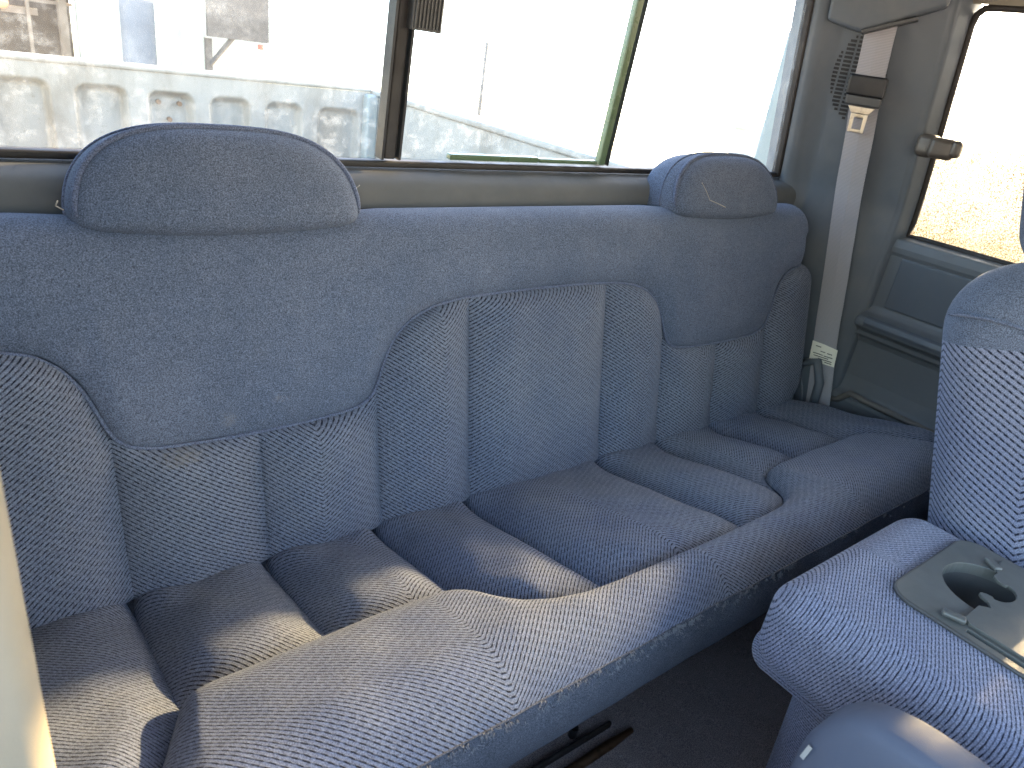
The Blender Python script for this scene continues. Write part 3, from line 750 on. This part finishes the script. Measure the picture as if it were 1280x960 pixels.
# bolster: from the boundary forward, over the front roll down to the welt
RB, SC, NCc = .058, .312, -.034
thw = math.radians(80)
arcl = RB*thw; NB = 64
V2 = np.zeros((NB, ncc, 3)); UV2 = np.zeros((NB, ncc, 2))
qb = np.linspace(0, 1, NB)**1.0
for i, u in enumerate(UC):
    bc = bolst(u); flat = SC-bc; tot = flat+arcl
    for j, t in enumerate(qb):
        l = tot*(t**1.25); db = l
        if l < flat: s = bc+l; n0 = NCc+RB; tx, tn = 1, 0; nx, nn_ = 0, 1
        else:
            a = (l-flat)/RB; s = SC+RB*math.sin(a); n0 = NCc+RB*math.cos(a); nx, nn_ = math.sin(a), math.cos(a)
        dbp = db/math.sqrt(1+bslope(u)**2)
        drop = -.030*(1-puff(dbp, .045))            # sinks to the seam
        drop += cend(u, .045)+rough_n(u, s)*.6*min(1, dbp/.03)
        drop += .004*math.exp(-((u+.35)/.2)**2)
        V2[j, i] = cpt(u, s+nx*drop, n0+nn_*drop); UV2[j, i] = (u, -(bc+l)+zigc(u))
V2f = V2.reshape(-1, 3)
cushion = mesh('seat_cushion', V2f, grid_faces(NB, ncc), 'pattern_cushion', bench, uv=UV2.reshape(-1, 2))
for k in range(9):
    F = grid_faces(NP_, ncc, lambda j, i: LCc[i] == k)
    v_, u_, f_ = sub(Vp, UVp, F); mesh('quilted_panel', v_, f_, 'pattern_cushion', cushion, uv=u_)
# front facing under the welt, and the ends and underside
wel = V2[-1]; FR = []
for t in np.linspace(0, 1, 10):
    FR.append([p+(-np.array([0, 0, 1])*(.088*t)+np.array([0, 1, 0])*(.010*t*t)-np.array([0, 1., 0])*(.006*math.sin(math.pi*t))-np.array([0, 0, .002])*(1 if t == 0 else 0)) for p in wel])
for (dy, dz) in ((.012, -.096), (.05, -.104), (.30, -.12)): FR.append([p+np.array([0, dy, dz]) for p in wel])
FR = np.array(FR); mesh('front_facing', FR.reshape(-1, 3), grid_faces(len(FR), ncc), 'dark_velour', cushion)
m_ = MB(); m_.tube(wel+np.array([0, .0002, 0]), .0013, 6); m_.make('welt', 'dark_velour', cushion, smooth=True)
ew = MB()
for ci in (0, ncc-1):
    c1 = [V[j, ci] for j in range(NP_)]+[V2[j, ci] for j in range(1, NB)]
    ring = [[p, p+np.array([0, 0, -.04]), p*np.array([.985, 1, 0])+np.array([0, 0, min(p[2]-.05, -.09)])] for p in c1]
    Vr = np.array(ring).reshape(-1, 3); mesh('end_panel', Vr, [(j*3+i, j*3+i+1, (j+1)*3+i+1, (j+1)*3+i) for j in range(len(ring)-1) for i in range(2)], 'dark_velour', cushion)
# frayed threads along the welt
fz = MB()
for c in range(210):
    uc = rng.uniform(-.60, .12) if rng.random() < .85 else rng.uniform(.1, .7)
    zc = -.020*rng.random()**1.6+.001; big = rng.random()
    for k in range(int(3+9*big*big)):
        u = uc+rng.normal(0, .0022); i = np.searchsorted(UC, u); p = wel[min(max(i, 0), ncc-1)]*1.0; p[0] = u
        p = p+np.array([0, -.0015, zc+rng.normal(0, .0015)])
        l = rng.uniform(.001, .0036); d = np.array([rng.normal(0, .5), -.3-.9*rng.random(), -.8]); d /= np.linalg.norm(d)
        b = np.array([rng.normal(0, .4), -.2, rng.normal(0, .3)])*l
        fz.tube([p, p+d*l*.5+b*.4, p+d*l+b], [.0006, .0005, .0003], 4)
tag(fz.make('frayed_threads', 'thread', cushion, smooth=True), None, None, kind='stuff')
# seat base under the cushion and the hinge bracket
m_ = MB(); m_.box((-.64, -.17, -.30), (.64, .09, -.075)); m_.make('seat_base', 'trim_dark', bench)
m_ = MB(); m_.tube([(.722, .02, .0), (.728, .035, .05), (.73, .02, .085), (.73, -.01, .10), (.729, -.03, .06), (.728, -.035, -.02)], .010, 8); m_.make('hinge_bracket', 'trim', bench, smooth=True)
m_ = MB(); m_.tube([(.727, -.01, .0), (.722, .0, .04), (.726, .02, .07), (.72, .03, .03)], .0016, 6); m_.tube([(.724, .015, .0), (.72, .012, .04), (.722, .028, .06)], .0014, 6); m_.make('loose_cord', 'thread', bench, smooth=True)

# ------------------------------------------------------------------ seat belt
sb = root('seat_belt', (.76, -.03, .0), 'grey seat belt hanging down the rear corner trim with a black buckle sleeve', 'seat belt')
path = [(.672, .0545, .738, .050), (.672, .054, .716, .050), (.684, .054, .66, .050), (.697, .0575, .617, .052), (.716, .052, .54, .050), (.735, .051, .457, .050), (.742, .04, .38, .049), (.752, .02, .25, .048), (.757, .005, .15, .047), (.760, -.015, .06, .048), (.762, -.027, .0, .049), (.762, -.03, -.05, .049)]
P = np.array(path); q = np.linspace(0, len(P)-1, 70); P = np.array([np.interp(q, range(len(P)), P[:, k]) for k in range(4)]).T
for k in range(3): P[:, k] = smooth1(P[:, k], 4)
V = []; 
for x, y, z, wd in P:
    # belt width direction: along the corner panel
    d = np.array([.36, -.93, 0])*wd/2; nn = np.array([-.93, -.36, 0])*.0009
    tw = .0
    V += [(x-d[0]-nn[0], y-d[1]-nn[1], z), (x-nn[0]*3+0, y-nn[1]*3, z), (x+d[0]-nn[0], y+d[1]-nn[1], z), (x+d[0]+nn[0], y+d[1]+nn[1], z), (x+nn[0]*3, y+nn[1]*3, z), (x-d[0]+nn[0], y-d[1]+nn[1], z)]
n = len(P); F = [(j*6+i, j*6+(i+1) % 6, (j+1)*6+(i+1) % 6, (j+1)*6+i) for j in range(n-1) for i in range(6)]
mesh('strap', V, F, 'strap', sb, smooth=False)
Bd = np.array([.36, -.93, 0]); Bn = np.array([-.93, -.36, 0]); Bu = np.array([-.13, .0, .99])
def bx(c, x, y, z): return np.array(c)+Bd*x+Bn*y+Bu*z
c0 = (.694, .056, .612)
m_ = MB(); m_.rbox((.066, .016, .036), .005, xf=lambda v: bx(c0, v[0], v[1]+.003, v[2]+.014)); sleeve = m_.make('buckle_sleeve', 'rubber', sb, smooth=True)
m_ = MB(); m_.rbox((.062, .013, .018), .004, xf=lambda v: bx(c0, v[0], v[1]+.002, v[2]-.011)); m_.make('sleeve_lower_edge', 'trim_dark', sleeve, smooth=True)
m_ = MB()
def tb(m, pts, y0, y1):
    m.hexa([bx(c0, a, y0, b) for a, b in pts], [bx(c0, a, y1, b) for a, b in pts]); return m
tb(m_, [(-.024, -.021), (.024, -.021), (.015, -.033), (-.015, -.033)], .002, .006)
tb(m_, [(-.015, -.033), (-.008, -.033), (-.008, -.066), (-.014, -.066)], .002, .0055); tb(m_, [(.008, -.033), (.015, -.033), (.014, -.066), (.008, -.066)], .002, .0055)
tb(m_, [(-.008, -.033), (.008, -.033), (.008, -.040), (-.008, -.040)], .002, .005); tb(m_, [(-.008, -.060), (.008, -.060), (.008, -.066), (-.008, -.066)], .002, .005)
m_.make('latch_tongue', 'chrome', sb, bevel=.001)
c1 = np.array([.7575, -.003, .112])
Pz = lambda x, z, y: c1+Bd*x+Bn*y+np.array([-.05, .13, .99])*z
lb = mesh('label_tag', [Pz(-.026, -.019, .004), Pz(.0, -.021, .006), Pz(.026, -.022, .003), Pz(.027, .016, .003), Pz(.0, .021, .006), Pz(-.025, .022, .004)], [(0, 1, 4, 5), (1, 2, 3, 4)], 'paper', sb, smooth=True)
m_ = MB()
for (x0, x1, z) in ((-.017, -.006, .013), (-.006, .004, .004), (.008, .018, .003), (-.02, .0, -.003), (.002, .02, -.004), (-.018, .012, -.008), (-.008, .02, -.0125), (.006, .02, -.017)):
    m_.hexa([Pz(x0, z, .0052), Pz(x1, z-.0005, .0052), Pz(x1, z+.0010, .0052), Pz(x0, z+.0013, .0052)], [Pz(x0, z, .0068), Pz(x1, z-.0005, .0068), Pz(x1, z+.0010, .0068), Pz(x0, z+.0013, .0068)])
m_.make('print', 'ink', lb)

# ------------------------------------------------------------------ driver seat
ds = root('driver_seat', (.45, -.6, -.33), 'blue velour front seat with plain top and dashed lower back at the right edge', 'car seat')
LB = .30
def sxf(v):   # local: x width, y depth, z up the back
    p = np.array(v); c, s = math.cos(LB), math.sin(LB)
    return np.array([.46+p[0], -.435-.0925+p[1]*c+(p[2])*s, .178+p[2]*c-p[1]*s])
V, F, Lc = rbox((.52, .19, .62), .076, .012, None, 0)
fz_ = lambda p: .012*math.sin(9*p[2])*0
V = np.array([sxf(v) for v in V])
UVs = np.array([(l[1]*1.0+(l[0] if abs(l[1]) > .07 else 0), l[2]+.72*abs(((l[1]+.02) % .2)-.1)) for l in Lc])
bnds = lambda l: l[2] > .226
up_f = [f for f in F if bnds(np.mean(Lc[f], axis=0))]; lo_f = [f for f in F if not bnds(np.mean(Lc[f], axis=0))]
v_, u_, f_ = sub(V, UVs, up_f); sbk = mesh('seatback', v_, f_, 'velour', ds)
v_, u_, f_ = sub(V, UVs, lo_f); mesh('quilted_panel', v_, f_, 'pattern_seat', sbk, uv=u_)
pts = [sxf(np.array([-.26-.001+.003*0, y, .262-.6*y*y*4+.30*(y-.047)])) for y in np.linspace(.065, -.085, 20)]
m_ = MB(); m_.tube(pts, .0018, 6); m_.make('seam', 'piping', sbk, smooth=True)
V, F, Lc = rbox((.30, .12, .17), .058, .012, lambda v: sxf(np.array(v)+np.array([-.034, -.014, .372])))
mesh('headrest', V, F, 'velour', ds)
V, F, Lc = rbox((.52, .52, .16), .06, .03, lambda v: np.array([.46, -.86, .02])+v, .015)
mesh('seat_cushion', V, F, 'pattern_big', ds, uv=Lc[:, :2])
m_ = MB(); m_.box((.24, -1.08, -.33), (.68, -.62, -.05)); m_.make('seat_base', 'trim_dark', ds)

# ------------------------------------------------------------------ folded centre armrest with tray
ar = root('folding_armrest', (.01, -.75, -.33), 'folded down centre armrest in dashed blue velour with a grey plastic tray', 'armrest')
ZT = .19
V, F, Lc = rbox((.288, .62, .105), .034, .010, lambda v: np.array([.034, -.747, ZT-.0525])+v, .004)
F = [f for f in F if not all(Lc[i][2] > 0 and -.020 < V[i][0] < .150 and -.95 < V[i][1] < -.516 for i in f)]
UVa = np.array([(l[1], l[0]-(l[2] if l[0] < 0 else -l[2])*.9+.0) for l in Lc]); UVa = np.array([(a[1], a[0]+.45*abs(a[1]+.02)) for a in UVa])
pad = mesh('armrest_pad', V, F, 'pattern_big', ar, uv=UVa)
V, F, Lc = rbox((.27, .58, .05), .024, .012, lambda v: np.array([.052, -.716, ZT-.108])+v)
mesh('lower_pad', V, F, 'pattern_big', ar, uv=np.array([(l[1], l[0]+l[2]) for l in Lc]))
m_ = MB(); m_.tube([(-.092, -.475, .128), (-.100, -.52, .122), (-.104, -.58, .116)], [.002, .004, .002], 8); m_.make('pull_strap', 'trim_dark', ar, smooth=True)
V, F, Lc = rbox((.22, .52, .30), .05, .02, lambda v: np.array([.075, -.722+.12*(v[2]*.3), -.07])+v)
mesh('lower_seat', V, F, 'pattern_big', ar, uv=np.array([(l[1]+l[0], l[2]) for l in Lc]))
def poly_plate(name, outer, holes, z0, z1, mat, parent, bevel=.0015):
    bm = bmesh.new(); loops = [outer]+holes; edges = []
    for lp in loops:
        vs = [bm.verts.new((x, y, z1)) for x, y in lp]
        edges += [bm.edges.new((vs[i], vs[(i+1) % len(vs)])) for i in range(len(vs))]
    bmesh.ops.triangle_fill(bm, use_beauty=True, use_dissolve=False, edges=edges)
    bmesh.ops.recalc_face_normals(bm, faces=bm.faces)
    if bm.faces and sum(f.normal.z for f in bm.faces) < 0: bmesh.ops.reverse_faces(bm, faces=bm.faces)
    ex = bmesh.ops.extrude_face_region(bm, geom=bm.faces[:])
    for g in ex['geom']:
        if isinstance(g, bmesh.types.BMVert): g.co.z = z1
    for v in bm.verts:
        pass
    newv = {g for g in ex['geom'] if isinstance(g, bmesh.types.BMVert)}
    for v in bm.verts:
        if v not in newv: v.co.z = z0
    bmesh.ops.recalc_face_normals(bm, faces=bm.faces)
    bm.verts.index_update()
    V = [tuple(v.co) for v in bm.verts]; F = [[v.index for v in f.verts] for f in bm.faces]; bm.free()
    o = mesh(name, V, F, mat, parent, smooth=False)
    if bevel:
        b = o.modifiers.new('b', 'BEVEL'); b.width = bevel; b.segments = 2; b.limit_method = 'ANGLE'
    return o
def rrect(x0, x1, y0, y1, r, n=8):
    P = []
    for (cx, cy, a0) in ((x1-r, y1-r, 0), (x0+r, y1-r, 90), (x0+r, y0+r, 180), (x1-r, y0+r, 270)):
        P += [(cx+r*math.cos(math.radians(a0+90*k/n)), cy+r*math.sin(math.radians(a0+90*k/n))) for k in range(n+1)]
    return P
TX0, TX1, TYR, TYF = -.020, .152, -.508, -.95
CX, CY, CR = .074, -.566, .044
hole = [(CX+CR*math.cos(a), CY+CR*math.sin(a)) for a in np.linspace(0, 2*math.pi, 40)[:-1]]
chan = [(TX0+.008, -.94), (TX0+.014, -.94), (TX0+.014, CY-.010), (TX0+.008, CY-.010)]
tray = poly_plate('tray', rrect(TX0, TX1, TYF, TYR, .022), [hole, chan], ZT-.006, ZT+.0065, 'lid', ar, .002)
m_ = MB(); m_.tube([(x, y, ZT+.0045) for x, y in rrect(TX0, TX1, TYF, TYR, .022)], .0022, 6, closed=True); m_.make('tray_rim', 'trim_dark', tray, smooth=True)
# the cup well
ring = []
for (rr, z) in ((CR+.0008, ZT-.002), (CR*.99, ZT-.02), (CR*.93, ZT-.045), (CR*.5, ZT-.047), (.001, ZT-.047)): ring.append([(CX+rr*math.cos(a), CY+rr*math.sin(a), z) for a in np.linspace(0, 2*math.pi, 40)[:-1]])
n = len(ring[0]); mesh('cup_well', np.array(ring).reshape(-1, 3), [(j*n+i, (j+1)*n+i, (j+1)*n+(i+1) % n, j*n+(i+1) % n) for j in range(len(ring)-1) for i in range(n)], 'trim_dark', tray)
# hinged lid with a scalloped rear edge biting over the cup well
x0, x1 = TX0+.018, TX1-.010; ye = CY+.008
sc = [(x1, TYF+.015), (x1, ye+.006), (x1-.008, ye+.008), (CX+.040, ye+.004)]
sc += [(CX+.030+.010*math.cos(a), ye-.010+.012*math.sin(a)) for a in np.linspace(math.pi*.4, math.pi*1.05, 8)]
sc += [(CX+.004+.019*math.cos(a), ye-.012+.014*math.sin(a)) for a in np.linspace(-.1, -math.pi*.95, 10)]
sc += [(CX-.018+.006*math.cos(a), ye-.012+.010*math.sin(a)) for a in np.linspace(0, math.pi, 6)]
sc += [(CX-.032, ye-.018), (CX-.040, ye-.010), (x0+.004, ye-.010), (x0, ye-.016), (x0, TYF+.015)]
poly_plate('hinged_lid', sc, [], ZT+.0068, ZT+.0098, 'lid', tray, .0012)
m_ = MB()
m_.rbox((.009, .020, .005), .0022, xf=lambda v: np.array([x0-.0035, ye-.004, ZT+.0095])+Matrix.Rotation(.35, 3, 'Z') @ Vector(v))
m_.make('lid_tab', 'lid', tray, smooth=True); m_ = MB()
m_.rbox((.009, .018, .005), .0022, xf=lambda v: np.array([CX+.047, ye+.010, ZT+.0095])+Matrix.Rotation(-.6, 3, 'Z') @ Vector(v))
m_.make('lid_tab', 'lid', tray, smooth=True)

# ------------------------------------------------------------------ near front seat hinge shield
ps = root('seat_hinge_shield', (-.21, -.7, -.33), 'smooth grey blue plastic seat hinge shield at the bottom edge', 'seat shield')
top = [(-.558, .03), (-.553, .09), (-.550, .14), (-.553, .172), (-.560, .192), (-.571, .208), (-.584, .218), (-.61, .224), (-.66, .226), (-.80, .222), (-1.0, .20), (-1.05, .17), (-1.05, .03)]
top = np.array(top)
qq = np.linspace(0, len(top)-1, 90); tp_ = np.array([np.interp(qq, range(len(top)), top[:, k]) for k in range(2)]).T
for k in range(2): tp_[:, k] = smooth1(tp_[:, k], 4)
cen = np.array([-.78, .06]); rings = []
for s, x in ((.5, -.2235), (.88, -.2235), (.955, -.2225), (.985, -.219), (1.0, -.213), (1.0, -.188), (.97, -.178), (.5, -.172)):
    rings.append([(x, *(cen+(p-cen)*s)) for p in tp_])
n = len(tp_); V = np.array(rings).reshape(-1, 3)
F = [(j*n+i, j*n+(i+1) % n, (j+1)*n+(i+1) % n, (j+1)*n+i) for j in range(7) for i in range(n)]+[tuple(range(n))[::-1], tuple(7*n+i for i in range(n))]
mesh('shield_cover', V, F, 'shield', ps)
m_ = MB(); m_.tube([(-.231, -.578, .128), (-.222, -.578, .128)], .011, 16); m_.make('screw_cap', 'orange', ps, smooth=False)
m_ = MB(); m_.rbox((.0010, .0035, .015), .0004, xf=lambda v: np.array([-.2255, -.560, .164])+Matrix.Rotation(.15, 3, 'X') @ Vector(v)); m_.make('scuff', 'lint', ps, smooth=True)
m_ = MB(); m_.box((-.222, -1.0, -.33), (-.18, -.60, .06)); m_.make('bracket', 'trim_dark', ps)

# ------------------------------------------------------------------ lint on the carpet
ln = MB()
for k in range(60):
    p = np.array([rng.uniform(-.2, .5), rng.uniform(-.42, -.2), -.322]); l = rng.uniform(.0015, .005); d = rng.normal(size=3)*np.array([1, 1, .15]); d /= np.linalg.norm(d)
    ln.tube([p, p+d*l], .0007, 5)
tag(ln.make('carpet_lint', 'lint', None), 'pale specks of lint on the dark carpet', None, kind='stuff')
